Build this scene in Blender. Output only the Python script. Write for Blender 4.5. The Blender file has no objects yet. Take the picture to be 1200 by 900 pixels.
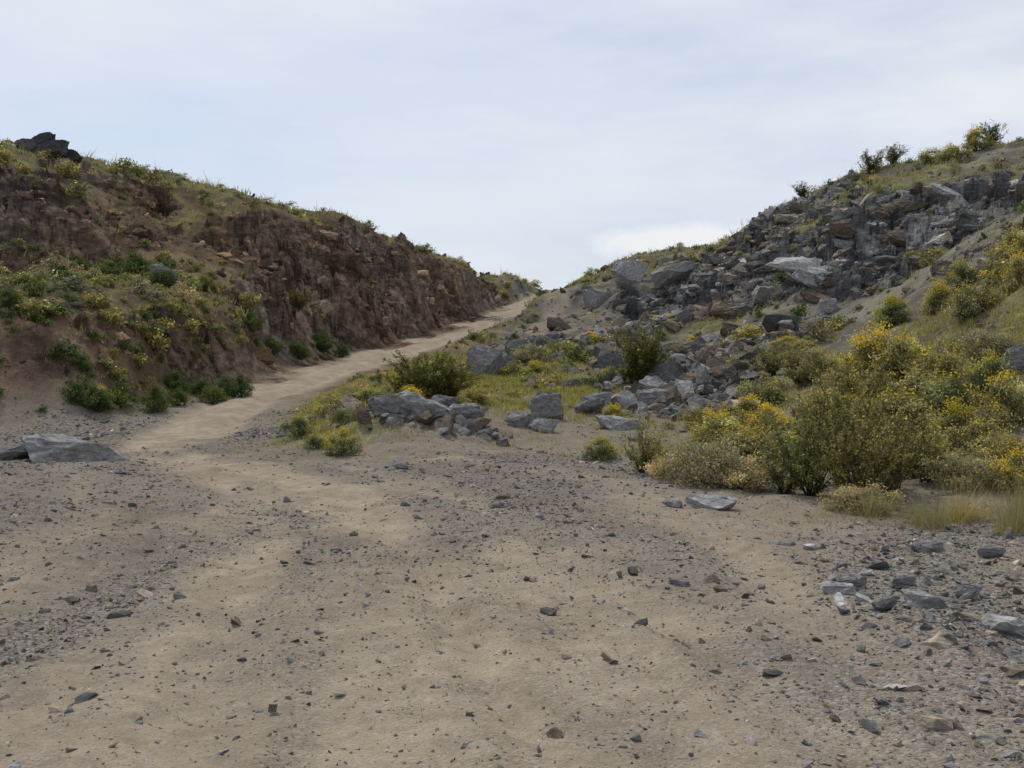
import bpy, bmesh, math, random
import numpy as np
from mathutils import Vector
rng=np.random.default_rng(7); random.seed(7)
scene=bpy.context.scene
F=1177.; CAMZ=1.6
# ------------------------------------------------------------ survey of the site
def S(a,e,d): return ((a-600)/F*d, d, CAMZ+(430-e)/F*d)
P=[]
for y in (-8,-2,4,8,12):
    for x in (-8,-4,0,4,7.5): P.append((x,y,0))
for x in (-6,-3,0,3): P.append((x,16,0))
sv="""1200,600,11;1200,560,12.5;1200,520,14;1200,470,16;1200,400,20;1200,330,25;1200,255,31;1200,258,36;1200,245,41;1200,213,43;1200,165,55
1100,600,11.5;1100,540,14.5;1100,480,18;1100,420,23;1100,360,29;1100,310,35;1100,302,42;1100,240,46;1100,194,58
1000,580,12.5;1000,530,17;1000,470,22;1000,420,28;1000,375,34;1000,355,44;1000,250,48.5;1000,202,62
900,540,17;900,500,22;900,460,28;900,420,35;900,387,43;900,372,51;900,290,55;900,245,66
830,530,19;830,490,25;830,440,33;830,400,44;830,378,52;830,372,60;830,320,63;830,302,74
740,530,19;740,500,24;740,470,30;740,430,38;740,405,47;740,385,58;740,380,64;740,338,67;740,300,85
680,525,20;680,480,28;680,445,36;680,410,48;680,387,62;680,372,72;680,337,77;680,326,95
600,525,20;600,500,23;620,482,25;600,465,30;600,440,38;600,410,50;600,385,65;625,362,85
500,540,17;480,520,19;480,480,21.5;500,472,25;500,450,31;500,425,40;560,402,52
400,550,16;400,520,19.5;390,484,23;400,462,27;400,445,33;330,502,22.5;345,475,27
0,600,11;0,540,17.2;0,510,22;60,507,22.5;0,498,23.5;100,492,24.5;180,475,28;240,462,31;300,452,34
0,402,25.8;70,390,27;150,384,29.6;220,380,32;300,380,36;0,330,35;100,322,37;200,325,40;285,352,40.5
0,318,36;0,200,40;100,312,39;100,245,42.5;200,315,42;200,255,47;300,350,42.5;300,255,49;330,438,40.5
400,412,50;400,275,57;460,398,60;470,295,67;520,380,71;540,314,78;590,358,88;600,334,94
0,165,44.5;60,172,47;130,194,50;200,210,53;250,222,55;300,242,58;400,258,64;470,283,75;540,306,86;600,323,98;645,334,108;670,332,112"""
for r in sv.replace("\n",";").split(";"):
    a,e,d=map(float,r.split(",")); P.append(S(a,e,d))
P+=[(-17,20,.8),(-20,25,4.2),(-28,30,10),(-15,12,.1),(-13,5,0),(-32,8,4),(-30,-6,2),(12,8,.5),(14,12,1.8),(18,16,4),(25,22,6.5),
 (33,35,12),(45,50,15),(12,-5,.3),(30,0,5),(-60,60,13),(-50,110,9),(0,130,8),(30,112,10),(60,90,13),(0,165,3),(-80,165,4),(80,165,4),
 (38,62,14.4),(30,74,13.6),(22,82,12),(16,95,10.6),(-25,58,11),(-22,72,10.8),(-14,84,10.6),(-6,98,9.8),(-36,48,11),(-85,0,8),(85,0,8),(85,60,14),(-85,60,12)]
ROAD=np.array([S(205,518,20.5),S(215,508,23),S(285,468,30),S(350,446,35.5),S(400,430,42),S(460,413,50),S(510,398,60),S(570,375,75),S(612,360,86),S(641,348,97),S(655,339,106),(6.5,116,9.6),(8,130,8.4)])
SIDE=[(5.2,100),(4.3,88),(3.3,76),(2.0,66),(1.0,55),(0.,47)]
P+= [tuple(p) for p in ROAD]
P=np.array(P); C=.65
def phi(r2): return np.sqrt(r2+C*C)
n=len(P)
A=np.zeros((n+1,n+1)); dx=P[:,None,:2]-P[None,:,:2]
A[:n,:n]=phi((dx**2).sum(-1))-np.eye(n)*0.1
A[:n,n]=1; A[n,:n]=1
W=np.linalg.solve(A,np.append(P[:,2],0))
CS=0.4; gx=np.arange(-90,90.1,CS); gy=np.arange(-12,170.1,CS)
GX,GY=np.meshgrid(gx,gy)
Z0=np.full(GX.shape,W[n])
for i in range(n): Z0+=W[i]*phi((GX-P[i,0])**2+(GY-P[i,1])**2)
SY,SX=np.gradient(Z0,CS); SL=np.hypot(SX,SY)
def bil(G,x,y):
    fx=np.clip((x-gx[0])/CS,0,len(gx)-1.001); fy=np.clip((y-gy[0])/CS,0,len(gy)-1.001)
    ix=fx.astype(int); iy=fy.astype(int); tx=fx-ix; ty=fy-iy
    return (G[iy,ix]*(1-tx)+G[iy,ix+1]*tx)*(1-ty)+(G[iy+1,ix]*(1-tx)+G[iy+1,ix+1]*tx)*ty
def hsh(ix,iy,iz,s):
    h=(ix.astype(np.int64)*374761393+iy.astype(np.int64)*668265263+iz.astype(np.int64)*1274126177+s*982451653)&0xffffffff
    h=((h^(h>>13))*1274126177)&0xffffffff; h=((h^(h>>16))*2246822519)&0xffffffff
    return ((h^(h>>15))&0xffffff)/float(0xffffff)
def vn(x,y,s=0):
    ix=np.floor(x);iy=np.floor(y);tx=x-ix;ty=y-iy
    tx=tx*tx*tx*(tx*(tx*6-15)+10);ty=ty*ty*ty*(ty*(ty*6-15)+10);z=np.zeros_like(ix)
    a=hsh(ix,iy,z,s);b=hsh(ix+1,iy,z,s);c=hsh(ix,iy+1,z,s);d=hsh(ix+1,iy+1,z,s)
    return ((a*(1-tx)+b*tx)*(1-ty)+(c*(1-tx)+d*tx)*ty)*2-1
def fbm(x,y,sc,o=4,s=0):
    r=np.zeros_like(x);a=.5;f=1/sc
    for i in range(o):
        cs,sn=math.cos(i*1.1),math.sin(i*1.1)
        r+=a*vn((x*cs-y*sn)*f+17.3*i,(x*sn+y*cs)*f-9.1*i,s+i); a*=.5; f*=2.03
    return r
def voro3(x,y,z,s):
    ix=np.floor(x);iy=np.floor(y);iz=np.floor(z)
    best=np.full(x.shape,9.);sec=np.full(x.shape,9.);val=np.zeros_like(x);rid=np.zeros_like(x)
    for a in (-1,0,1):
        for b in (-1,0,1):
            for c in (-1,0,1):
                cx=ix+a;cy=iy+b;cz=iz+c
                px=cx+hsh(cx,cy,cz,s)-x;py=cy+hsh(cx,cy,cz,s+1)-y;pz=cz+hsh(cx,cy,cz,s+2)-z
                d=px*px+py*py+pz*pz
                r1=hsh(cx,cy,cz,s+3)-.5; r2=hsh(cx,cy,cz,s+4)-.5; r3=hsh(cx,cy,cz,s+5)-.5
                v=r1+1.1*(r2*px+r3*py)
                m=d<best
                sec=np.where(m,best,np.minimum(sec,d)); val=np.where(m,v,val); rid=np.where(m,r2+.5,rid); best=np.where(m,d,best)
    return val,np.sqrt(sec)-np.sqrt(best),rid
def sst(a,b,x):
    t=np.clip((x-a)/(b-a),0,1); return t*t*(3-2*t)
def pdist(x,y,L):
    L=np.asarray(L,float); best=np.full(x.shape,1e9); zz=np.zeros_like(x)
    for i in range(len(L)-1):
        a=L[i];b=L[i+1];d=b[:2]-a[:2];q=(d**2).sum()
        t=np.clip(((x-a[0])*d[0]+(y-a[1])*d[1])/q,0,1)
        ex=x-a[0]-t*d[0];ey=y-a[1]-t*d[1];r=np.hypot(ex,ey);m=r<best
        best=np.where(m,r,best)
        if L.shape[1]>2: zz=np.where(m,a[2]+t*(b[2]-a[2]),zz)
    return best,zz
def blob(x,y,cx,cy,rx,ry): return np.exp(-(((x-cx)/rx)**2+((y-cy)/ry)**2))
TRA=[(0.5,2),(0.1,4.2),(-.4,6.5),(-1.0,9),(-2.1,12.5),(-4.3,15.6),(-6.4,18.2),(-7.2,20),(-7.3,22)]
TRB=[(-1.4,2),(-1.4,4.2),(-1.8,6.5),(-2.4,9),(-3.3,12.5),(-5.2,16),(-7.3,19),(-7.9,22)]
TRC=[(1.9,3),(1.2,5),(.5,8),(-.6,12),(-2.5,15.5)]
TRD=[(-3.2,3),(-3.6,6),(-4.4,10),(-6.2,14.5),(-8,18.5)]
TRE=[(2.6,3),(1.9,6),(1.9,10),(1.2,14),(-1,17)]
GR1=[(-3.0,4.5),(-2.9,6.0),(-2.6,8.0),(-2.3,10.2),(-3.6,12.5),(-5.6,14.5),(-7.6,17),(-9.5,20)]
GR2=[(-.2,12),(.1,9.5),(.35,7.5),(.75,6),(1.2,5),(1.9,4)]
GR3=[(2.2,3.4),(2.3,4.8),(2.6,6),(3.1,7.5),(3.6,9),(5,10.2)]
def zones(x,y):
    sl=bil(SL,x,y); z=bil(Z0,x,y)
    rd,_=pdist(x,y,ROAD[:, :2])
    n1=fbm(x,y,3.,4,11); n2=fbm(x,y,9.,3,31); n3=fbm(x,y,.7,3,51)
    rock=sst(.58,.9,sl*(1+.08*sst(0,4,x)*sst(40,46,y))+n1*.38+n3*.15)*sst(1.2,2.5,z+n1)
    rock=np.maximum(rock,.8*blob(x,y,-11.5,26.5,4.5,3)*sst(.35,.7,sl+n1*.5)*sst(.5,1.2,z+n1*.6)*sst(-.25,.3,n3+n1))
    rubc=(blob(x,y,5.4,33,2.8,5)+.8*blob(x,y,8,40,4,4)+.8*blob(x,y,3.2,27,2.2,1.8)+.8*blob(x,y,-1.6,21.2,2.2,1.3)+.6*blob(x,y,5,55,5,5)+.4*blob(x,y,1,47,1.5,9))
    rub=np.clip(rubc*1.25+n1*.6-.3,0,1)
    da,_=pdist(x,y,TRA); db,_=pdist(x,y,TRB); dc,_=pdist(x,y,TRC); dd,_=pdist(x,y,TRD); de,_=pdist(x,y,TRE)
    track=np.maximum(sst(1.05,.1,da+n1*.6),sst(.8,.1,db+n1*.6)*.85)
    for q_,k_ in ((dc,.65),(dd,.5),(de,.5)): track=np.maximum(track,sst(.65,.1,q_+n1*.6)*k_)
    track=np.maximum(track,.6*sst(.35,.85,blob(x,y,-.5,4.6,2.4,3.4)+n1*.7))
    track=np.clip(track*(.95+.8*n3+.5*n1),0,1)
    rw=.9+.8*sst(24,60,y)
    track=np.maximum(track,.95*sst(rw+.4,rw-.15,rd+n3*.35+n1*.3)*sst(20.5,22,y))
    sd,_=pdist(x,y,SIDE); track=np.maximum(track,.75*sst(1.2,.5,sd+n1*.6)*sst(50,62,y))
    g1,_=pdist(x,y,GR1);g2,_=pdist(x,y,GR2);g3,_=pdist(x,y,GR3)
    gv=np.maximum.reduce([sst(.7,.0,g1+n1*1.)*.95,sst(.9,.1,g2+n1*.8)*.85,sst(1.3,.2,g3+n1*.8),.6*sst(1.9,.3,g2+n1*.9)])
    gv=np.maximum(gv,sst(.2,.7,blob(x,y,1.5,15,5,4)+n1*.6-.1)*.7)
    gv=np.maximum(gv,sst(.2,.8,blob(x,y,-9,18,5,5)+n1*.5)*.7)
    gv=np.maximum(gv,sst(.3,.8,blob(x,y,-9.8,23.5,3,4)+blob(x,y,-5.2,22.5,1.4,4)+n1*.5)*.8)
    gv=np.maximum(gv,sst(0,.55,n1*.9+n2*.4)*.5)
    gv=np.maximum(gv,.6*np.exp(-((np.minimum(da,db)-.5)/.18)**2)*sst(-.2,.3,n1+n3*.5))
    gv=np.maximum(gv,rub)
    gv=gv*(1-.9*sst(1.3,.8,rd))*(1-.6*track)
    hill=sst(7.0,8.8,z+n1*.9)
    bench=blob(x,y,-16.5,32,9,4.8)+blob(x,y,-12.5,37,4.5,3.5)
    meadow=blob(x,y,-.1,31,3.6,4.)*1.5+blob(x,y,2.,30,2,4)+blob(x,y,-3.5,25,3.4,3)*.9+blob(x,y,-4.2,20.8,1.8,1.8)*.8+.8*blob(x,y,0,42,4,8)+.9*blob(x,y,10,52,4,3)+1.*blob(x,y,14,50,3,3)
    rs=blob(x,y,9.5,19,5,6)+blob(x,y,5.5,18.3,3,1.6)*.8+blob(x,y,13,27,5,8)*.8
    gr=np.clip(hill*1.1+bench*1.2+meadow+rs*.8+sst(1.6,2.6,rd)*sst(5,2.4,rd)*.6*sst(23,30,y)+.28*sst(2,5,z),0,1.2)
    gr=np.clip(gr*(.8+n1*1.1)+n3*.25-.05,0,1)*(1-rock*.75)*sst(1.3,1.9,rd)*(1-.5*rub)
    brown=np.clip(sst(2,-6,x)*1.+n2*.5+n1*.3-.6*sst(-17,-20,x)*sst(3,5,z)+.55*sst(9,14,x)*sst(34,26,y),0,1)
    return dict(sl=sl,z=z,rd=rd,rock=rock,rub=rub,track=track,gv=gv,gr=gr,brown=brown,da=da,db=db,dc=dc,dd=dd,de=de,n1=n1,n2=n2,n3=n3)
def H(x,y,Q=None,extra=None):
    if Q is None: Q=zones(x,y)
    z=Q['z'].copy(); hf=sst(.3,3,z)
    z+=hf*(fbm(x,y,6.,4,71)*.7+fbm(x,y,1.4,4,81)*.32)
    z+=(1-hf)*(fbm(x,y,3.,3,91)*.09+fbm(x,y,.35,3,95)*.034+np.abs(fbm(x,y,1.1,3,97))*.06)
    nr=(1-hf)*sst(24,20,y)*np.clip(.45+1.5*Q['n2']+.9*Q['n1'],0.05,1.2)
    for k,a in (('da',.055),('db',.055),('dc',.04),('dd',.04),('de',.035)):
        t=Q[k]+Q['n1']*.3+Q['n3']*.08
        z-=nr*a*np.exp(-((t-.08)/.2)**2); z+=nr*a*.5*np.exp(-((t-.42)/.16)**2)
    m=(Q['rock']>.02)|(Q['rub']>.1)
    if m.any():
        xm,ym,zm=x[m],y[m],z[m]; w=Q['rock'][m]; wr=Q['rub'][m]
        wx=xm+fbm(xm,ym,2.,2,5)*.8
        v1,e1,i1=voro3(wx/2.6,ym/2.6,zm/1.2,100); v2,e2,i2=voro3(wx/.9+.3*zm,ym/.9,zm/.4,200)
        v3,e3,i3=voro3(wx/.33,ym/.33,zm/.2,300)
        z[m]+=w*(v1*1.05*sst(1.5,4,zm)+v2*.45+v3*.14-.12*sst(.12,0,e1))+wr*(1-w)*(v2*.35+v3*.15)
        if extra is not None:
            extra['id']=np.full(x.shape,.5); extra['id'][m]=.45*i1+.35*i2+.2*i3
            extra['e']=np.ones(x.shape); extra['e'][m]=np.minimum(sst(0,.12,e1),sst(0,.14,e2))
    r=Q['rd']; _,rz=pdist(x,y,ROAD)
    k=sst(3.2,1.5,r)*sst(20.5,24,y)
    z=z*(1-k)+k*(rz+fbm(x,y,1.5,2,44)*.08-.09*np.exp(-((r-.75)/.25)**2))
    return z
# ------------------------------------------------------------ helpers
def npmesh(name,V,Fc,mats,mi=None,smooth=None,attrs=None):
    me=bpy.data.meshes.new(name); k=Fc.shape[1]
    me.vertices.add(len(V)); me.vertices.foreach_set('co',np.ascontiguousarray(V,dtype=np.float32).ravel())
    me.loops.add(Fc.size); me.loops.foreach_set('vertex_index',np.ascontiguousarray(Fc,dtype=np.int32).ravel())
    me.polygons.add(len(Fc)); me.polygons.foreach_set('loop_start',np.arange(len(Fc),dtype=np.int32)*k)
    me.update(calc_edges=True)
    me.polygons.foreach_set('use_smooth',(np.zeros(len(Fc),bool) if smooth is None else smooth))
    for m in mats: me.materials.append(m)
    for an,ar in (attrs or {}).items():
        ca=me.color_attributes.new(an,'FLOAT_COLOR','POINT'); ca.data.foreach_set('color',np.ascontiguousarray(ar,dtype=np.float32).ravel())
    me.update()
    return me
def obj(name,me,parent=None):
    o=bpy.data.objects.new(name,me); scene.collection.objects.link(o)
    if parent: o.parent=parent
    return o
class NT:
    def __init__(s,mat):
        mat.use_nodes=True; s.t=mat.node_tree; s.t.nodes.clear()
    def n(s,typ,inp=None,**kw):
        nd=s.t.nodes.new(typ)
        for k,v in kw.items(): setattr(nd,k,v)
        for k,v in (inp or {}).items():
            if isinstance(v,bpy.types.NodeSocket): s.t.links.new(v,nd.inputs[k])
            else: nd.inputs[k].default_value=v
        return nd
    def ramp(s,fac,stops,interp='LINEAR'):
        nd=s.t.nodes.new('ShaderNodeValToRGB'); e=nd.color_ramp.elements; nd.color_ramp.interpolation=interp
        while len(e)<len(stops): e.new(.5)
        for i,(p,c) in enumerate(stops):
            if isinstance(c,(int,float)): c=(c,c,c)
            e[i].position=p; e[i].color=(*c,1)
        s.t.links.new(fac,nd.inputs[0]); return nd.outputs[0]
    def mix(s,f,a,b,mode='MIX'):
        nd=s.t.nodes.new('ShaderNodeMix'); nd.data_type='RGBA'; nd.blend_type=mode
        for i,v in ((0,f),(6,a),(7,b)):
            if isinstance(v,bpy.types.NodeSocket): s.t.links.new(v,nd.inputs[i])
            else: nd.inputs[i].default_value=(v if i==0 or len(v)==4 else (*v,1))
        return nd.outputs[2]
    def math(s,op,a,b=0.,clamp=False):
        nd=s.t.nodes.new('ShaderNodeMath'); nd.operation=op; nd.use_clamp=clamp
        for i,v in ((0,a),(1,b)):
            if isinstance(v,bpy.types.NodeSocket): s.t.links.new(v,nd.inputs[i])
            else: nd.inputs[i].default_value=v
        return nd.outputs[0]
    def noise(s,vec,sc,det=5,rough=.6):
        return s.n('ShaderNodeTexNoise',{'Vector':vec,'Scale':sc,'Detail':det,'Roughness':rough}).outputs[0]
# ------------------------------------------------------------ materials
def mat_terrain():
    m=bpy.data.materials.new('desert_ground'); T=NT(m)
    pos=T.n('ShaderNodeNewGeometry').outputs['Position']
    base=T.n('ShaderNodeAttribute',attribute_name='base').outputs['Color']
    sa=T.n('ShaderNodeSeparateColor',{0:T.n('ShaderNodeAttribute',attribute_name='zone').outputs['Color']})
    rock,grass,grav=sa.outputs[0],sa.outputs[1],sa.outputs[2]
    nf=T.noise(pos,60,3,.8); nm=T.noise(pos,5.5,5,.75)
    vor=T.n('ShaderNodeTexVoronoi',{'Vector':pos,'Scale':46.})
    g1=T.n('ShaderNodeSeparateColor',{0:vor.outputs['Color']}).outputs[0]
    gcol=T.ramp(g1,[(.05,(.085,.082,.078)),(.5,(.18,.172,.158)),(.95,(.36,.345,.32))])
    gm=T.math('MULTIPLY',grav,T.ramp(nm,[(.35,.35),(.6,1.)]))
    peb=T.math('MULTIPLY',T.math('GREATER_THAN',g1,.72),T.math('LESS_THAN',vor.outputs['Distance'],.42))
    det=T.mix(.6,T.ramp(nf,[(.3,(.5,.5,.52)),(.5,(.95,.95,.95)),(.7,(1.4,1.38,1.34))]),T.ramp(nm,[(.3,(.6,.59,.58)),(.68,(1.32,1.32,1.32))]))
    col=T.mix(1.,base,det,'MULTIPLY')
    col=T.mix(T.math('MAXIMUM',T.math('MULTIPLY',gm,.8),T.math('MULTIPLY',peb,.45)),col,gcol)
    mp=T.n('ShaderNodeMapping',{'Vector':pos,'Scale':(1,1,2.4),'Rotation':(.35,.25,0)}).outputs[0]
    nr=T.noise(mp,1.6,6,.75)
    rc=T.mix(1.,base,T.ramp(nr,[(.3,(.32,.32,.33)),(.45,(.8,.8,.8)),(.58,(1.3,1.3,1.28)),(.72,(2.1,2.05,1.95))]),'MULTIPLY')
    col=T.mix(rock,col,rc)
    bs=T.n('ShaderNodeBsdfDiffuse',{'Color':col,'Roughness':.6})
    h=T.math('ADD',T.math('MULTIPLY',nf,.4),T.math('MULTIPLY',T.math('MULTIPLY',vor.outputs['Distance'],-.6),T.math('ADD',gm,.08)))
    h=T.math('ADD',h,T.math('MULTIPLY',nm,.6)); h=T.math('ADD',h,T.math('MULTIPLY',T.math('MULTIPLY',nr,6.),rock))
    b1=T.n('ShaderNodeBump',{'Height':h,'Strength':.85,'Distance':.04})
    T.t.links.new(b1.outputs[0],bs.inputs['Normal'])
    T.n('ShaderNodeOutputMaterial',{0:bs.outputs[0]}); return m
def mat_rock():
    m=bpy.data.materials.new('broken_rock'); T=NT(m)
    pos=T.n('ShaderNodeNewGeometry').outputs['Position']
    at=T.n('ShaderNodeAttribute',attribute_name='tone').outputs['Color']
    mp=T.n('ShaderNodeMapping',{'Vector':pos,'Scale':(1,1.6,2.4),'Rotation':(.4,.3,.2)}).outputs[0]
    n1=T.noise(mp,6,6,.75)
    col=T.mix(1.,at,T.ramp(n1,[(.3,(.42,.42,.43)),(.5,(.9,.9,.9)),(.68,(1.55,1.52,1.45))]),'MULTIPLY')
    bs=T.n('ShaderNodeBsdfDiffuse',{'Color':col,'Roughness':.4})
    b=T.n('ShaderNodeBump',{'Height':n1,'Strength':.8,'Distance':.07})
    T.t.links.new(b.outputs[0],bs.inputs['Normal']); T.n('ShaderNodeOutputMaterial',{0:bs.outputs[0]}); return m
def mat_leaf(name,tr=.35):
    m=bpy.data.materials.new(name); T=NT(m)
    at=T.n('ShaderNodeAttribute',attribute_name='tone').outputs['Color']
    oi=T.n('ShaderNodeObjectInfo').outputs['Random']
    col=T.mix(1.,at,T.ramp(oi,[(0,(.78,.88,.9)),(.5,(1.,1.,1.)),(1,(1.35,1.22,1.08))]),'MULTIPLY')
    d=T.n('ShaderNodeBsdfDiffuse',{'Color':col}); t=T.n('ShaderNodeBsdfTranslucent',{'Color':col})
    mx=T.n('ShaderNodeMixShader',{0:tr,1:d.outputs[0],2:t.outputs[0]})
    T.n('ShaderNodeOutputMaterial',{0:mx.outputs[0]}); return m
MT=mat_terrain(); MR=mat_rock(); ML=mat_leaf('foliage',.42); MG=mat_leaf('grass_blades',.42)
# ------------------------------------------------------------ terrain sheet
ys=[-10.]
while ys[-1]<125: ys.append(ys[-1]+(.03+.0028*max(ys[-1],0) if ys[-1]>1 else .3))
while ys[-1]<2500: ys.append(ys[-1]*1.12+1)
ys=np.array(ys)
s=np.linspace(-1,1,900); e=np.array([1.05,1.12,1.25,1.5,2,3,5,9,18,40,100,300])
s=np.concatenate([-e[::-1],s,e])
Y,Sg=np.meshgrid(ys,s,indexing='ij')
X=Sg*(6.5+.6*np.clip(Y,0,150))
xf,yf=X.ravel(),Y.ravel()
Q=zones(xf,yf); ex={}; Z=H(xf,yf,Q,ex)
far=sst(80,170,np.maximum(np.abs(xf),yf-20)); Z=Z*(1-far)+far*(2+3*fbm(xf,yf,90.,2,3))
def lerp(a,b,t):
    a=np.asarray(a,float);b=np.asarray(b,float); a=a if a.ndim==2 else a[None]; b=b if b.ndim==2 else b[None]
    return a*(1-t[:,None])+b*t[:,None]
Zg=Z.reshape(X.shape); dzx=np.gradient(Zg,axis=1)/np.maximum(np.gradient(X,axis=1),1e-3); dzy=np.gradient(Zg,axis=0)/np.maximum(np.gradient(Y,axis=0),1e-3)
rsl=np.hypot(dzx,dzy).ravel()
rockm=np.maximum(Q['rock'],.9*sst(1.0,1.7,rsl)*sst(1.,2.5,Q['z']))
nA=np.clip(fbm(xf,yf,2.2,5,401)*1.3+.5,0,1); nB=np.clip(fbm(xf,yf,.5,4,411)*1.5+.5,0,1); nC=np.clip(fbm(xf,yf,1.,5,421)*1.5+.5,0,1)
dirt=lerp((.185,.158,.126),(.265,.222,.172),nA); dirt=lerp(dirt,(.295,.248,.193),nB*.5)
base=lerp(dirt,lerp((.335,.277,.203),(.42,.348,.255),nB),Q['track']*.95)
hm=sst(.25,1.3,Q['z'])*sst(1.3,1.9,Q['rd'])*(1-.8*Q['track'])
hd=lerp(lerp((.12,.11,.095),(.235,.215,.185),nC),lerp((.12,.076,.05),(.25,.168,.112),nC),Q['brown'])
base=lerp(base,hd,hm)
rid=ex['id']; rc=lerp(lerp((.09,.09,.093),(.33,.33,.322),np.clip((rid-.2)*1.6,0,1)**1.4),lerp((.10,.062,.041),(.31,.20,.125),np.clip((rid-.2)*1.6,0,1)),Q['brown']*.85)
rc*= (.5+.5*ex['e'])[:,None]
base=lerp(base,rc,rockm)
ngr=np.clip(fbm(xf,yf,1.1,5,431)*1.6+.5,0,1)
gcol=lerp((.095,.10,.038),(.265,.255,.095),ngr)
gsel=Q['gr']*np.clip(.35+nC*1.1,0,1)*sst(.2,.5,nB+.25)*sst(1.3,.7,rsl)
base=lerp(base,gcol,np.clip(gsel,0,.95))
o1=np.ones((len(xf),1))
nr_,nc=X.shape; idx=np.arange(nr_*nc).reshape(nr_,nc)
Fc=np.stack([idx[:-1,:-1],idx[:-1,1:],idx[1:,1:],idx[1:,:-1]],-1).reshape(-1,4)
zone=np.concatenate([np.stack([rockm*(1-gsel),Q['gr'],Q['gv']*(1-.8*Q['gr'])],-1),o1],-1)
sm=(Q['rock'][Fc[:,0]]<.35)
ter=obj('desert_terrain',npmesh('desert_terrain',np.stack([xf,yf,Z],-1),Fc,[MT],smooth=sm,attrs={'zone':zone,'base':np.concatenate([base,o1],-1)}))
def Hs(x,y):
    x=np.atleast_1d(np.asarray(x,float)); y=np.atleast_1d(np.asarray(y,float)); return H(x,y)
# ------------------------------------------------------------ rocks
def hull_rock(seed,npts,sub,rough,sq=(1,.8,.6)):
    r=np.random.default_rng(seed); bm=bmesh.new()
    d=r.normal(size=(npts,3)); d/=np.linalg.norm(d,axis=1)[:,None]; d*=r.uniform(.75,1.05,(npts,1))
    d[:,2]=np.clip(d[:,2],-.7,.62)
    for p in d*np.array(sq): bm.verts.new(p)
    res=bmesh.ops.convex_hull(bm,input=bm.verts)
    bmesh.ops.delete(bm,geom=[g for g in res['geom_interior'] if isinstance(g,bmesh.types.BMVert)],context='VERTS')
    bm.verts.ensure_lookup_table()
    for i in range(sub):
        bmesh.ops.subdivide_edges(bm,edges=bm.edges[:],cuts=1,use_grid_fill=True)
        for v in bm.verts: v.co+=Vector(r.normal(size=3))*rough/(1.7**i)
    bmesh.ops.triangulate(bm,faces=bm.faces[:])
    bm.verts.index_update()
    V=np.array([v.co[:] for v in bm.verts]); T_=np.array([[v.index for v in f.verts] for f in bm.faces]); bm.free()
    return V,T_
LO=[hull_rock(i,9,0,0) for i in range(12)]
MD=[hull_rock(40+i,16,1,.02) for i in range(12)]
HI=[hull_rock(80+i,16,3,.032) for i in range(10)]
def rotm(nn,tilt):
    az=rng.uniform(0,2*np.pi,nn); tx=rng.normal(0,tilt,nn); ty=rng.normal(0,tilt,nn)
    c,s_=np.cos(az),np.sin(az);O=np.zeros(nn);I=np.ones(nn)
    Rz=np.stack([c,-s_,O,s_,c,O,O,O,I],-1).reshape(-1,3,3)
    c,s_=np.cos(tx),np.sin(tx);Rx=np.stack([I,O,O,O,c,-s_,O,s_,c],-1).reshape(-1,3,3)
    c,s_=np.cos(ty),np.sin(ty);Ry=np.stack([c,O,s_,O,I,O,-s_,O,c],-1).reshape(-1,3,3)
    return Rz@Rx@Ry
def merge(name,vars_,pos,size,tone,tilt=.4,sink=.15):
    nn=len(pos); R=rotm(nn,tilt); k=rng.integers(0,len(vars_),nn); VV=[];FF=[];CC=[];off=0
    asp=np.stack([rng.uniform(.7,1.3,nn),rng.uniform(.6,1.1,nn),rng.uniform(.5,1.1,nn)],-1)*size[:,None]
    pos=pos.copy(); pos[:,2]+=size*(.35-sink*2)
    for v in range(len(vars_)):
        m=np.where(k==v)[0]
        if not len(m): continue
        V,T_=vars_[v]
        q=np.einsum('mij,mnj->mni',R[m],V[None]*asp[m][:,None,:])+pos[m][:,None,:]
        VV.append(q.reshape(-1,3)); FF.append((T_[None]+(np.arange(len(m))*len(V))[:,None,None]+off).reshape(-1,3))
        CC.append(np.repeat(tone[m],len(V),0)); off+=len(m)*len(V)
    C_=np.concatenate(CC); C_=np.concatenate([C_,np.ones((len(C_),1))],-1)
    return obj(name,npmesh(name,np.concatenate(VV),np.concatenate(FF),[MR],attrs={'tone':C_}))
def tones(nn,brown=None):
    g=np.exp(rng.normal(math.log(.19),.38,nn)); t=np.stack([g,g*.99,g*.98],-1)
    w=rng.random(nn)<.4; t[w]*=np.array([1.2,1.03,.84])
    if brown is not None: t=t*(1-brown[:,None])+brown[:,None]*t*np.array([1.1,.82,.62])*.9
    return np.clip(t,.03,.5)
def scatter(nn,x0,x1,y0,y1,prob,fan=True):
    ox=[];oy=[]
    got=0
    while got<nn:
        m=60000; y=rng.uniform(y0,y1,m); x=rng.uniform(x0,x1,m)
        k=np.abs(x)<4+.6*y if fan else np.ones(m,bool); x=x[k];y=y[k]
        q=zones(x,y); p=prob(x,y,q); k=rng.random(len(x))<p
        ox.append(x[k]);oy.append(y[k]);got+=k.sum()
        if k.sum()<10: break
    x=np.concatenate(ox)[:nn];y=np.concatenate(oy)[:nn]
    q=zones(x,y); z=H(x,y,q); return np.stack([x,y,z],-1),q
p,q=scatter(60000,-9,9,2.2,12,lambda x,y,q:(.2+.8*q['gv']**1.2)*(1-.5*q['track']*(1-q['gv'])))
merge('gravel',LO,p,np.exp(rng.normal(math.log(.0085),.5,len(p))),tones(len(p)))
p,q=scatter(36000,-16,13,3.5,28,lambda x,y,q:(.12+.88*q['gv']**1.4)*(1-.7*q['track']*(1-q['gv']))*(q['rd']>.9))
merge('gravel',LO,p,np.exp(rng.normal(math.log(.02),.52,len(p))),tones(len(p)))
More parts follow.
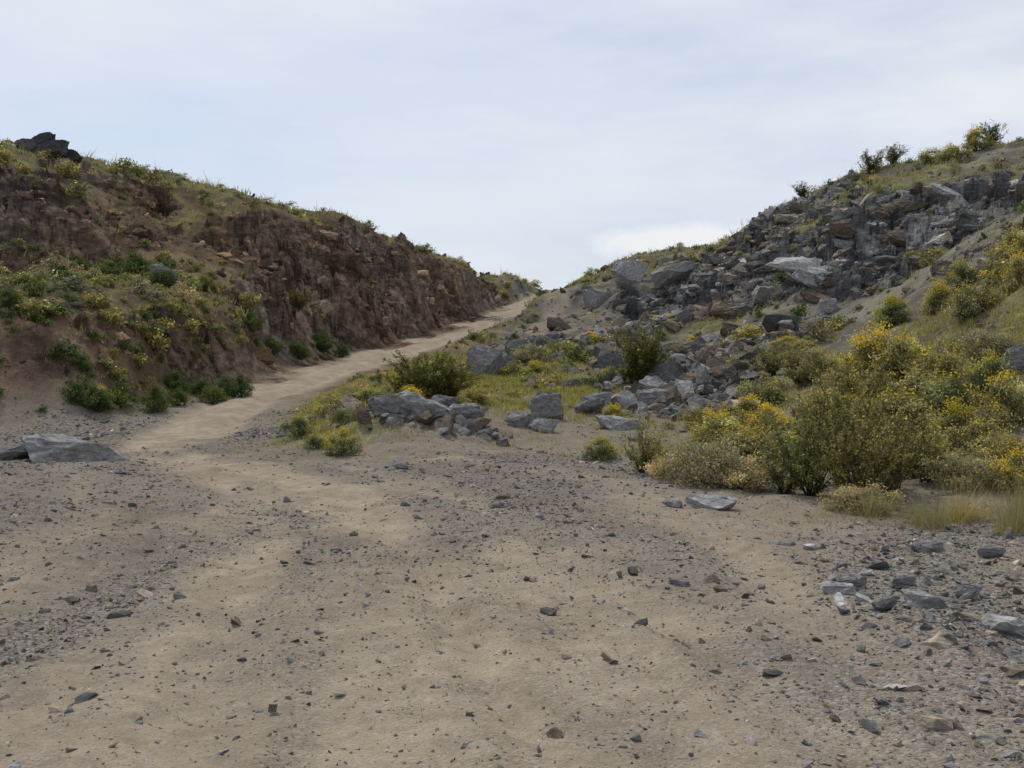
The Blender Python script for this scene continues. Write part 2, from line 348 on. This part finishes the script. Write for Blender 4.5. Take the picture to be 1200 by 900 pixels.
p,q=scatter(3000,-14,13,3,25,lambda x,y,q:(.12+q['gv']**1.6)*(1-.8*q['track'])*(.45+.8*blob(x,y,3.5,6.5,2.2,3))*(q['rd']>1))
merge('loose_stones',MD,p,np.exp(rng.normal(math.log(.034),.5,len(p))),tones(len(p))*1.1)
p,q=scatter(190,1.6,6,4.2,9.5,lambda x,y,q:.5*blob(x,y,3.4,6.6,1.2,2.2))
merge('loose_stones',MD,p,np.exp(rng.normal(math.log(.058),.38,len(p))),tones(len(p))*1.15)
p,q=scatter(4600,-14,22,18,70,lambda x,y,q:q['rub']**1.5*(q['rd']>1.9))
merge('rock_rubble',MD,p,np.exp(rng.normal(math.log(.13),.6,len(p)))*np.clip(.7+p[:,1]/60,.8,1.6),tones(len(p))*.9,tilt=.6)
p,q=scatter(9000,-30,40,20,100,lambda x,y,q:(q['rock']*.35+.15*(q['z']>.5)+.3*(q['rock']>.05)*(q['rock']<.6)+.4*blob(x,y,-12,26,4,3)*(q['z']>.3))*(q['rd']>2))
merge('hillside_scree',MD,p,np.exp(rng.normal(math.log(.08),.6,len(p)))*np.clip(p[:,1]/40,.6,2),tones(len(p),q['brown'])*.95,tilt=.7)
p,q=scatter(1400,-30,45,28,92,lambda x,y,q:(q['rock']>.5)*(.2+.8*(x>0))*(q['z']<12.2))
merge('cliff_crags',HI,p,np.clip(np.exp(rng.normal(math.log(.5),.45,len(p))),.2,1.15)*np.where(p[:,0]>0,1.1,.8),tones(len(p),q['brown'])*1.1,tilt=.22,sink=.38)
def boulder(a,d,w,h,dep=None,tone=.25,var=0,rot=None,sink=.25,name='boulder',tilt=.1):
    x=(a-600)/F*d; z=Hs(x,d)[0]; V,T_=HI[var%len(HI)]
    col=np.tile([tone,tone*.99,tone*.98,1.],(len(V),1))
    V2=V.copy(); V2/= (V2.max(0)-V2.min(0)); V2*=np.array([w,dep or w*.7,h*1.3]); 
    me=npmesh(name,V2,T_,[MR],attrs={'tone':col}); o=obj(name,me)
    o.location=(x,d,z+h*(.65-sink)); o.rotation_euler=(tilt,tilt*.5,rng.uniform(-.4,.4) if rot is None else rot)
for i,(a,d,w,h,t) in enumerate([(78,16.9,1.7,.40,.30),(25,17.3,.8,.3,.2),(840,11.4,.6,.16,.36),(790,11.6,.25,.1,.3),(488,21.2,1.25,.6,.30),(455,21.0,.8,.4,.22),(548,21.6,.8,.45,.27),(520,22.5,.7,.4,.18),
  (640,24.5,.95,.62,.24),(640,22.5,.7,.3,.3),(725,23.6,1.3,.3,.34),(690,26,.8,.4,.2),(572,37,1.4,1.15,.27),(590,39,1.0,.8,.2),(1178,6.0,.36,.10,.33),(1090,8.7,.32,.10,.24),
  (1062,7.25,.19,.1,.24),(1000,7.3,.2,.09,.22),(985,7.0,.26,.06,.36),(1138,6.95,.2,.1,.25),(1082,6.6,.3,.1,.28),(1040,6.4,.16,.08,.12),(645,6.6,.12,.05,.2),(470,15.2,.28,.12,.26),(190,36.5,1.0,.7,.26),
  (1195,18.3,.6,.5,.25),(1165,8.4,.25,.1,.25),(940,14.2,.4,.2,.3),(60,46.3,2.4,.7,.09),(38,46,1.3,.6,.1),(82,46.8,1.2,.5,.08),(50,46.6,1.2,.9,.08),(970,46.5,3.2,1.0,.42),(935,48,2.6,.8,.44),(900,52,2.4,.8,.3),(700,27.5,.9,.5,.3),(770,28,1.1,.5,.26),(610,23,.7,.35,.25),(970,40,.9,.6,.33),(740,68,3.,1.6,.33),(700,72,2.6,1.4,.3),(790,66,3.2,1.5,.28)]):
    boulder(a,d,w,h,tone=t,var=i)
# ------------------------------------------------------------ plants
def quads_leaf(c,size,asp=.45,up=0.):
    nn=len(c); a=rng.normal(size=(nn,3)); a[:,2]+=up; a/=np.linalg.norm(a,axis=1)[:,None]
    b=np.cross(a,rng.normal(size=(nn,3))); b/=np.linalg.norm(b,axis=1)[:,None]+1e-9
    sz=size*rng.uniform(.6,1.3,(nn,1)); a=a*sz; b=b*sz*asp
    V=np.stack([c-a,c+b,c+a,c-b],1).reshape(-1,3); return V,np.arange(nn*4).reshape(-1,4)
def stick(p0,p1,r0,r1):
    p0=np.array(p0);p1=np.array(p1);d=p1-p0;d/=np.linalg.norm(d)+1e-9
    a=np.cross(d,[.3,.9,.1]);a/=np.linalg.norm(a)+1e-9;b=np.cross(d,a); V=[]
    for k in range(3):
        t=k*2.094; V.append(p0+(a*math.cos(t)+b*math.sin(t))*r0)
    for k in range(3):
        t=k*2.094; V.append(p1+(a*math.cos(t)+b*math.sin(t))*r1)
    return np.array(V),np.array([[0,1,4,3],[1,2,5,4],[2,0,3,5]])
class Acc:
    def __init__(s): s.V=[];s.F=[];s.C=[];s.o=0
    def add(s,V,F_,col):
        s.V.append(V);s.F.append(F_+s.o);s.o+=len(V)
        col=np.asarray(col,float)
        if col.ndim==1: col=np.tile(col,(len(V),1))
        s.C.append(col)
    def mesh(s,name,mat=None):
        C_=np.concatenate(s.C); C_=np.concatenate([C_,np.ones((len(C_),1))],-1)
        return npmesh(name,np.concatenate(s.V),np.concatenate(s.F),[mat or ML],attrs={'tone':C_})
def lcol(base,nn,var=.3):
    k=np.exp(rng.normal(0,var,nn))[:,None]; return np.repeat(np.array(base)[None]*k,4,0)
def dome(name,nl,green,nf=0,ls=.028,clumps=45,yel=(.52,.40,.04),hgt=.7,sig=.07,fs=.017):
    A_=Acc(); th=rng.uniform(0,2*np.pi,clumps); u=rng.uniform(0.05,1,clumps)
    rr=rng.uniform(.55,1.1,clumps)
    ph=np.arccos(u); c=np.stack([np.sin(ph)*np.cos(th)*.45,np.sin(ph)*np.sin(th)*.45,np.cos(ph)*hgt*.9],-1)*rr[:,None]; c[:,2]+=.08
    lob=1+.25*np.sin(th*3+rng.uniform(0,6)); c[:,:2]*=lob[:,None]
    ct=np.exp(rng.normal(0,.3,clumps))
    for q_ in c:
        V,F_=stick((0,0,-.08),q_*.95,.010,.003); A_.add(V,F_,(.12,.10,.07))
    k=rng.integers(0,clumps,nl); pts=c[k]+rng.normal(0,sig,(nl,3))*np.array([1,1,.8]); pts[:,2]=np.abs(pts[:,2])
    V,F_=quads_leaf(pts,ls,.45,.6)
    col=np.array(green)[None]*(ct[k]*np.exp(rng.normal(0,.25,nl)))[:,None]
    dr=rng.random(nl)<.12; col[dr]=np.array([.24,.20,.11])
    A_.add(V,F_,np.repeat(col,4,0))
    if nf:
        w=np.clip(c[:,2]/hgt,0.03,1)**1.3*rng.uniform(.1,1,clumps); k=rng.choice(clumps,nf,p=w/w.sum()); 
        out=c[k]/np.linalg.norm(c[k],axis=1)[:,None]
        pts=c[k]+out*rng.uniform(.04,.16,(nf,1))+rng.normal(0,sig*.9,(nf,3)); pts[:,2]+=.03; pts[:,2]=np.abs(pts[:,2])
        V,F_=quads_leaf(pts,fs,.9,0); A_.add(V,F_,lcol(yel,nf,.2))
    return A_.mesh(name)
def creosote(name,nbr,nl,green,nf=0,h=1.,spread=.55,ls=.016):
    A_=Acc(); tips=[]
    for i in range(nbr):
        az=rng.uniform(0,6.28); t=rng.uniform(.1,1)**.7*spread/h; L=h*rng.uniform(.5,1.1)
        p=np.zeros(3); p[2]=-.05; d=np.array([math.cos(az)*t,math.sin(az)*t,1.]); d/=np.linalg.norm(d); r=.011
        for sgm in range(5):
            q_=p+d*L/5; V,F_=stick(p,q_,r,r*.7); A_.add(V,F_,(.11,.09,.065)); 
            if sgm>=1:
                for b in range(3):
                    dd=d+rng.normal(0,.55,3); dd[2]=abs(dd[2])*.8+.1; dd/=np.linalg.norm(dd); e_=p+(q_-p)*rng.random()
                    e2=e_+dd*L*rng.uniform(.12,.26); V,F_=stick(e_,e2,r*.5,r*.2); A_.add(V,F_,(.12,.10,.065)); tips.append((e_,e2))
            if sgm>2: tips.append((p,q_))
            p=q_; d=d+rng.normal(0,.14,3); d/=np.linalg.norm(d); r*=.7
    T0=np.array([t[0] for t in tips]);T1=np.array([t[1] for t in tips]); ct=np.exp(rng.normal(0,.35,len(tips))); wt=rng.uniform(.1,1,len(tips))
    k=rng.choice(len(tips),nl,p=wt/wt.sum()); f=rng.beta(2,1.1,nl)[:,None]; pts=T0[k]*(1-f)+T1[k]*f+rng.normal(0,.016,(nl,3))
    V,F_=quads_leaf(pts,ls,.5,.3); col=np.array(green)[None]*(ct[k]*np.exp(rng.normal(0,.25,nl)))[:,None]; A_.add(V,F_,np.repeat(col,4,0))
    if nf:
        k=rng.integers(0,len(tips),nf); pts=T1[k]+rng.normal(0,.03,(nf,3)); V,F_=quads_leaf(pts,.013,.9); A_.add(V,F_,lcol((.45,.36,.04),nf,.2))
    return A_.mesh(name)
GG=(.20,.205,.10); DG=(.07,.105,.035); KH=(.30,.265,.15); OL=(.195,.185,.07); YG=(.22,.215,.075)
BR=[dome('brittlebush_bloom',4800,GG,k_) for k_ in (700,1100,1400)]
BR2=[dome('brittlebush_some_bloom',4800,(.21,.21,.10),300) for i in range(3)]
KB=[dome('dry_shrub',7500,KH,60,ls=.022,clumps=70) for i in range(2)]
GB=[dome('green_shrub',5500,DG,0,ls=.024) for i in range(3)]
CR=[creosote('creosote',24,5200,OL,110) for i in range(4)]
CD=[creosote('creosote_dark',30,9000,(.10,.105,.035),60) for i in range(2)]
def plant(name,meshes,a,d,w,h,mh=.8,dz=-.03):
    x=(a-600)/F*d; z=Hs(x,d)[0]; o=obj(name,random.choice(meshes)); o.location=(x,d,z+dz); o.scale=(w,w,h/mh); o.rotation_euler[2]=rng.uniform(0,6.28)
for a,d,w,h in [(705,17,.55,.38),(850,18.5,1.2,.7),(900,20,1.0,.6),(1028,22,1.6,1.2),(1062,21.5,1.1,1.),(1005,23,1.2,1.),(1120,15,.85,.6),(1180,15,.9,.8),(1196,12,.7,.45),(1100,29,1.1,.9),(1128,30,1.1,.8),(1045,31,1.3,.8),
   (1190,29,1.1,.8),(1197,24,.8,.8),(875,40,1.6,.9),(925,36,1.4,.5),(400,18,.65,.45),(352,20.2,.7,.45),(118,25.6,.6,.5),(1112,53,1.8,1.),(1142,54,1.6,1.1),(1090,55,1.6,.9),(1000,19,1.,.6),(720,25,.8,.4),(1160,17.5,.9,.7),(880,23,1.1,.6),(835,20,.9,.6),(480,22.8,.8,.4),(625,36,1.,.5),(370,19,.5,.3)]:
    plant('brittlebush',BR,a,d,w,h)
for a,d,w,h in [(1050,17,1.3,.8),(1100,18.5,1.4,.9),(930,17,1.3,.7),(960,15.5,1.2,.7),(1075,13.5,1.,.6),(390,22.5,1.,.45),(430,23,.9,.4),(650,48,1.4,.9),(960,27,1.4,.9),(900,25,1.3,.8),(1140,24,1.2,.8),(1180,28,1.2,1.),(560,26,.9,.4),(880,17.5,.9,.5),(1000,24,1.,.8),(630,37,1.2,.5),(715,34,1.,.5),(480,24,1.,.5),(820,23,.9,.5),(960,21,1.1,.6),(1115,17,1.1,.7),(1150,14,.9,.5),(1175,13,.8,.5)]:
    plant('brittlebush',BR2,a,d,w,h)
for a,d,w,h in [(832,13.4,1.15,.7),(790,14.2,.7,.45),(880,12.9,.8,.5),(622,42,1.7,1.1),(590,45,1.3,.7),(1010,11.2,.8,.35),(410,21,.8,.35),(1160,20,1,.7),(1130,12.4,.9,.45)]:
    plant('dry_shrub',KB,a,d,w,h)
for a,d,w,h in [(112,25.2,.85,.75),(182,26.8,.9,.8),(262,30.5,.9,.8),(282,30.8,.85,.75),(208,28.3,.7,.6),(248,29.5,.9,.6),(160,38,1.2,1.),(375,46,1.2,1.0),(400,47,.8,.7),(318,41,.9,.7),(10,27,.9,.6),(235,31,.8,.6),(80,32,.9,.6),(140,26.6,.8,.6),(95,26.3,.6,.5),(205,30,.9,.7),
   (30,33,.9,.6),(110,35,.9,.6),(190,36,1.,.7),(240,38,1.,.7),(295,39,1.,.8),(130,37,1.1,.7),(350,43,1.2,.9)]:
    plant('green_shrub',GB,a,d,w,h)
for a,d,w,h in [(950,12.3,1.3,1.15),(1000,11.9,1.2,1.2),(1045,12.2,1.2,1.05),(985,13.2,1.3,1.6),(1015,13.,1.,1.4),(920,12.6,.9,.75),(1085,12.8,.9,.8),(752,15,.75,.75),(770,15.4,.5,.5),(935,28,2.,1.2),(905,30,1.6,1.),(1010,20,1.6,1.2),(1080,20,1.2,.9)]:
    plant('creosote_bush',CR,a,d,w,h,1.0)
for a,d,w,h in [(500,24.6,2.,1.25),(525,25,1.6,1.),(475,24.2,1.2,.8),(748,33,2.2,2.1),(760,33.5,1.6,1.6),(350,45,1.4,1.),(1020,60,1.8,1.4),(1045,60,1.6,1.2),(1160,55,1.6,1.4),(940,64,1.6,1.)]:
    plant('creosote_bush',CD,a,d,w,h,1.0)
LB=[dome('scrub_green',500,DG,0,ls=.06,clumps=18,sig=.09),dome('scrub_olive',500,YG,10,ls=.06,clumps=18,sig=.09),dome('scrub_grey',450,(.2,.2,.13),0,ls=.06,clumps=18,sig=.09),dome('scrub_dry',450,KH,0,ls=.05,clumps=20,sig=.1)]
LY=[dome('scrub_yellow',450,GG,150,ls=.06,clumps=18,sig=.09,fs=.045)]
emp=bpy.data.objects.new('hillside_scrub',None); scene.collection.objects.link(emp)
def scrub(nn,x0,x1,y0,y1,prob,meshes,s0,s1):
    p,q=scatter(nn,x0,x1,y0,y1,prob)
    for k in range(len(p)):
        o=obj('shrub',meshes[rng.integers(len(meshes))],emp); sc=rng.uniform(s0,s1)*(.5+.9*rng.random()**2)
        o.location=(p[k,0],p[k,1],p[k,2]-.04); o.scale=(sc,sc*rng.uniform(.8,1.2),sc*rng.uniform(.5,1)); o.rotation_euler[2]=rng.uniform(0,6.28)
ok=lambda q:(q['rd']>2.4)*(q['track']<.3)
scrub(2100,-45,3,24,115,lambda x,y,q:(q['gr']*.9+.12*(q['z']>1.5)*(q['rock']<.7)+.03)*ok(q)*(q['z']>.8),[LB[0],LB[1],LB[1],LB[2],LB[3]],.3,1.1)
scrub(850,-24,-6,24,43,lambda x,y,q:(q['gr']**1.2+.08*(q['z']>.6))*ok(q),[LB[0],LB[1],LB[2],LB[1]],.2,.7)
scrub(90,-16,-7,22,40,lambda x,y,q:(q['z']>.5)*(q['z']<3.2)*ok(q)*.5,[LB[0],LB[0],LB[1]],.5,.9)
scrub(1500,0,55,20,115,lambda x,y,q:(q['gr']*.8+.07*(q['z']>1.5)*(q['rock']<.7)+.02)*ok(q)*(q['z']>.6),[LB[1],LB[2],LB[3],LB[0]],.3,1.1)
scrub(170,1,45,20,100,lambda x,y,q:(q['gr']*.7+.05*(q['rock']<.5))*ok(q)*(q['z']>.3),LY,.5,1.1)
scrub(160,-8,6,19,45,lambda x,y,q:q['gr']*ok(q),[LB[1],LB[2],LB[3],LY[0]],.2,.5)
def grass(name,nn,box,prob,h,base,blades=9,dry=.3,spread=.06,wd=.004):
    p,q=scatter(nn,*box,prob); m=len(p)
    ths=np.exp(rng.normal(0,.35,m))
    pos=np.repeat(p,blades,0)+np.concatenate([rng.normal(0,spread,(m*blades,2)),np.zeros((m*blades,1))-.01],1)
    N=m*blades; L=h*rng.uniform(.4,1.3,(N,1))*np.repeat(ths,blades)[:,None]; d=rng.normal(0,.38,(N,3)); d[:,2]=1; az=rng.uniform(0,6.28,N)
    w=np.stack([np.cos(az),np.sin(az),np.zeros(N)],-1)*wd*np.clip(p[:,1].repeat(blades)/12,.6,5)[:,None]
    tip=pos+(d+rng.normal(0,.15,(N,3)))*L
    V=np.stack([pos-w,pos+w,tip+w*.15,tip-w*.15],1).reshape(-1,3)
    b=np.array(base)[None]*np.exp(rng.normal(0,.25,(N,1))); dr=rng.random(N)<dry; b[dr]=np.array([.34,.29,.15])*rng.uniform(.6,1.2,(dr.sum(),1))
    c=np.concatenate([np.repeat(b,4,0),np.ones((N*4,1))],-1)
    return obj(name,npmesh(name,V,np.arange(N*4).reshape(-1,4),[MG],attrs={'tone':c}))
grass('grass',14000,(-12,16,18,50),lambda x,y,q:q['gr']**1.3*(q['z']<3.5)*ok(q),.11,(.24,.25,.055),9,.3)
grass('grass',16000,(-40,50,24,110),lambda x,y,q:q['gr']**1.3*(q['z']>2)*ok(q),.24,(.20,.20,.07),7,.4,.15,.005)
for cx_,cy_,n_ in ((4.3,10.3,16),(4.75,10.6,22),(5.2,10.2,26),(5.6,10.9,20),(4.9,9.9,14),(5.7,10.0,16),(3.9,10.9,10),(6.2,10.6,14)):
    grass('grass_tuft',n_,(cx_-.5,cx_+.5,cy_-.5,cy_+.5),lambda x,y,q:blob(x,y,cx_,cy_,.17,.14),.27,(.32,.30,.09),34,.65,.04,.0022)
grass('dry_grass',110,(2.5,5.5,8.5,12),lambda x,y,q:blob(x,y,4.4,10.6,1.2,.6)*.5,.11,(.28,.25,.09),12,.6,.04,.002)
grass('sprouts',130,(-5,6,4,20),lambda x,y,q:.2*(1-q['track']),.05,(.12,.17,.04),7,.2,.025,.003)
# ------------------------------------------------------------ sky, sun, camera
w=bpy.data.worlds.new('World'); scene.world=w; w.use_nodes=True; T=NT(w)
EL,AZ=math.radians(56),math.radians(-28)
sky=T.n('ShaderNodeTexSky',sky_type='NISHITA'); sky.sun_disc=False; sky.sun_elevation=EL; sky.sun_rotation=AZ; sky.dust_density=2.; sky.air_density=1.
tc=T.n('ShaderNodeTexCoord').outputs['Generated']
mp=T.n('ShaderNodeMapping',{'Vector':tc,'Scale':(1.,1.2,4.),'Rotation':(.1,.25,.3)}).outputs[0]
veil=T.ramp(T.noise(mp,1.9,8,.58),[(.33,.05),(.66,1.)])
c1=T.mix(veil,T.mix(.4,sky.outputs[0],(4.9,5.6,6.9)),(6.6,6.95,7.6))
mp2=T.n('ShaderNodeMapping',{'Vector':tc,'Location':(-.165*7,0,-.122*30),'Scale':(7.,0.,30.)}).outputs[0]
ln=T.n('ShaderNodeVectorMath',{0:mp2},operation='LENGTH').outputs['Value']
cu=T.ramp(T.math('SUBTRACT',T.math('ADD',T.noise(tc,14,6,.6),.45),ln),[(.25,0.),(.5,.9)])
mp3=T.n('ShaderNodeMapping',{'Vector':tc,'Location':(-.46*5,0,-.235*20),'Scale':(5.,0.,20.)}).outputs[0]
ln3=T.n('ShaderNodeVectorMath',{0:mp3},operation='LENGTH').outputs['Value']
cu3=T.ramp(T.math('SUBTRACT',T.math('ADD',T.noise(mp,6,7,.6),.45),ln3),[(.2,0.),(.6,.6)])
c2=T.mix(cu3,T.mix(cu,c1,(7.4,7.5,7.7)),(7.2,7.35,7.6))
bg=T.n('ShaderNodeBackground',{0:c2,1:.118}); T.n('ShaderNodeOutputWorld',{0:bg.outputs[0]})
sun=bpy.data.lights.new('sun','SUN'); sun.energy=3.6; sun.angle=math.radians(.8); sun.color=(1,.94,.84)
so=bpy.data.objects.new('sun',sun); scene.collection.objects.link(so)
sd=Vector((math.sin(AZ)*math.cos(EL),math.cos(AZ)*math.cos(EL),math.sin(EL))); so.rotation_euler=sd.to_track_quat('Z','Y').to_euler()
cam=bpy.data.cameras.new('camera'); co=bpy.data.objects.new('camera',cam); scene.collection.objects.link(co); scene.camera=co
cam.sensor_width=36; cam.lens=36*F/1200; cam.clip_start=.05; cam.clip_end=5000
co.location=(0,0,CAMZ); co.rotation_euler=(math.radians(90)-math.atan(20/F),0,0)
scene.view_settings.view_transform='Standard'; scene.view_settings.look='None'; scene.view_settings.exposure=0
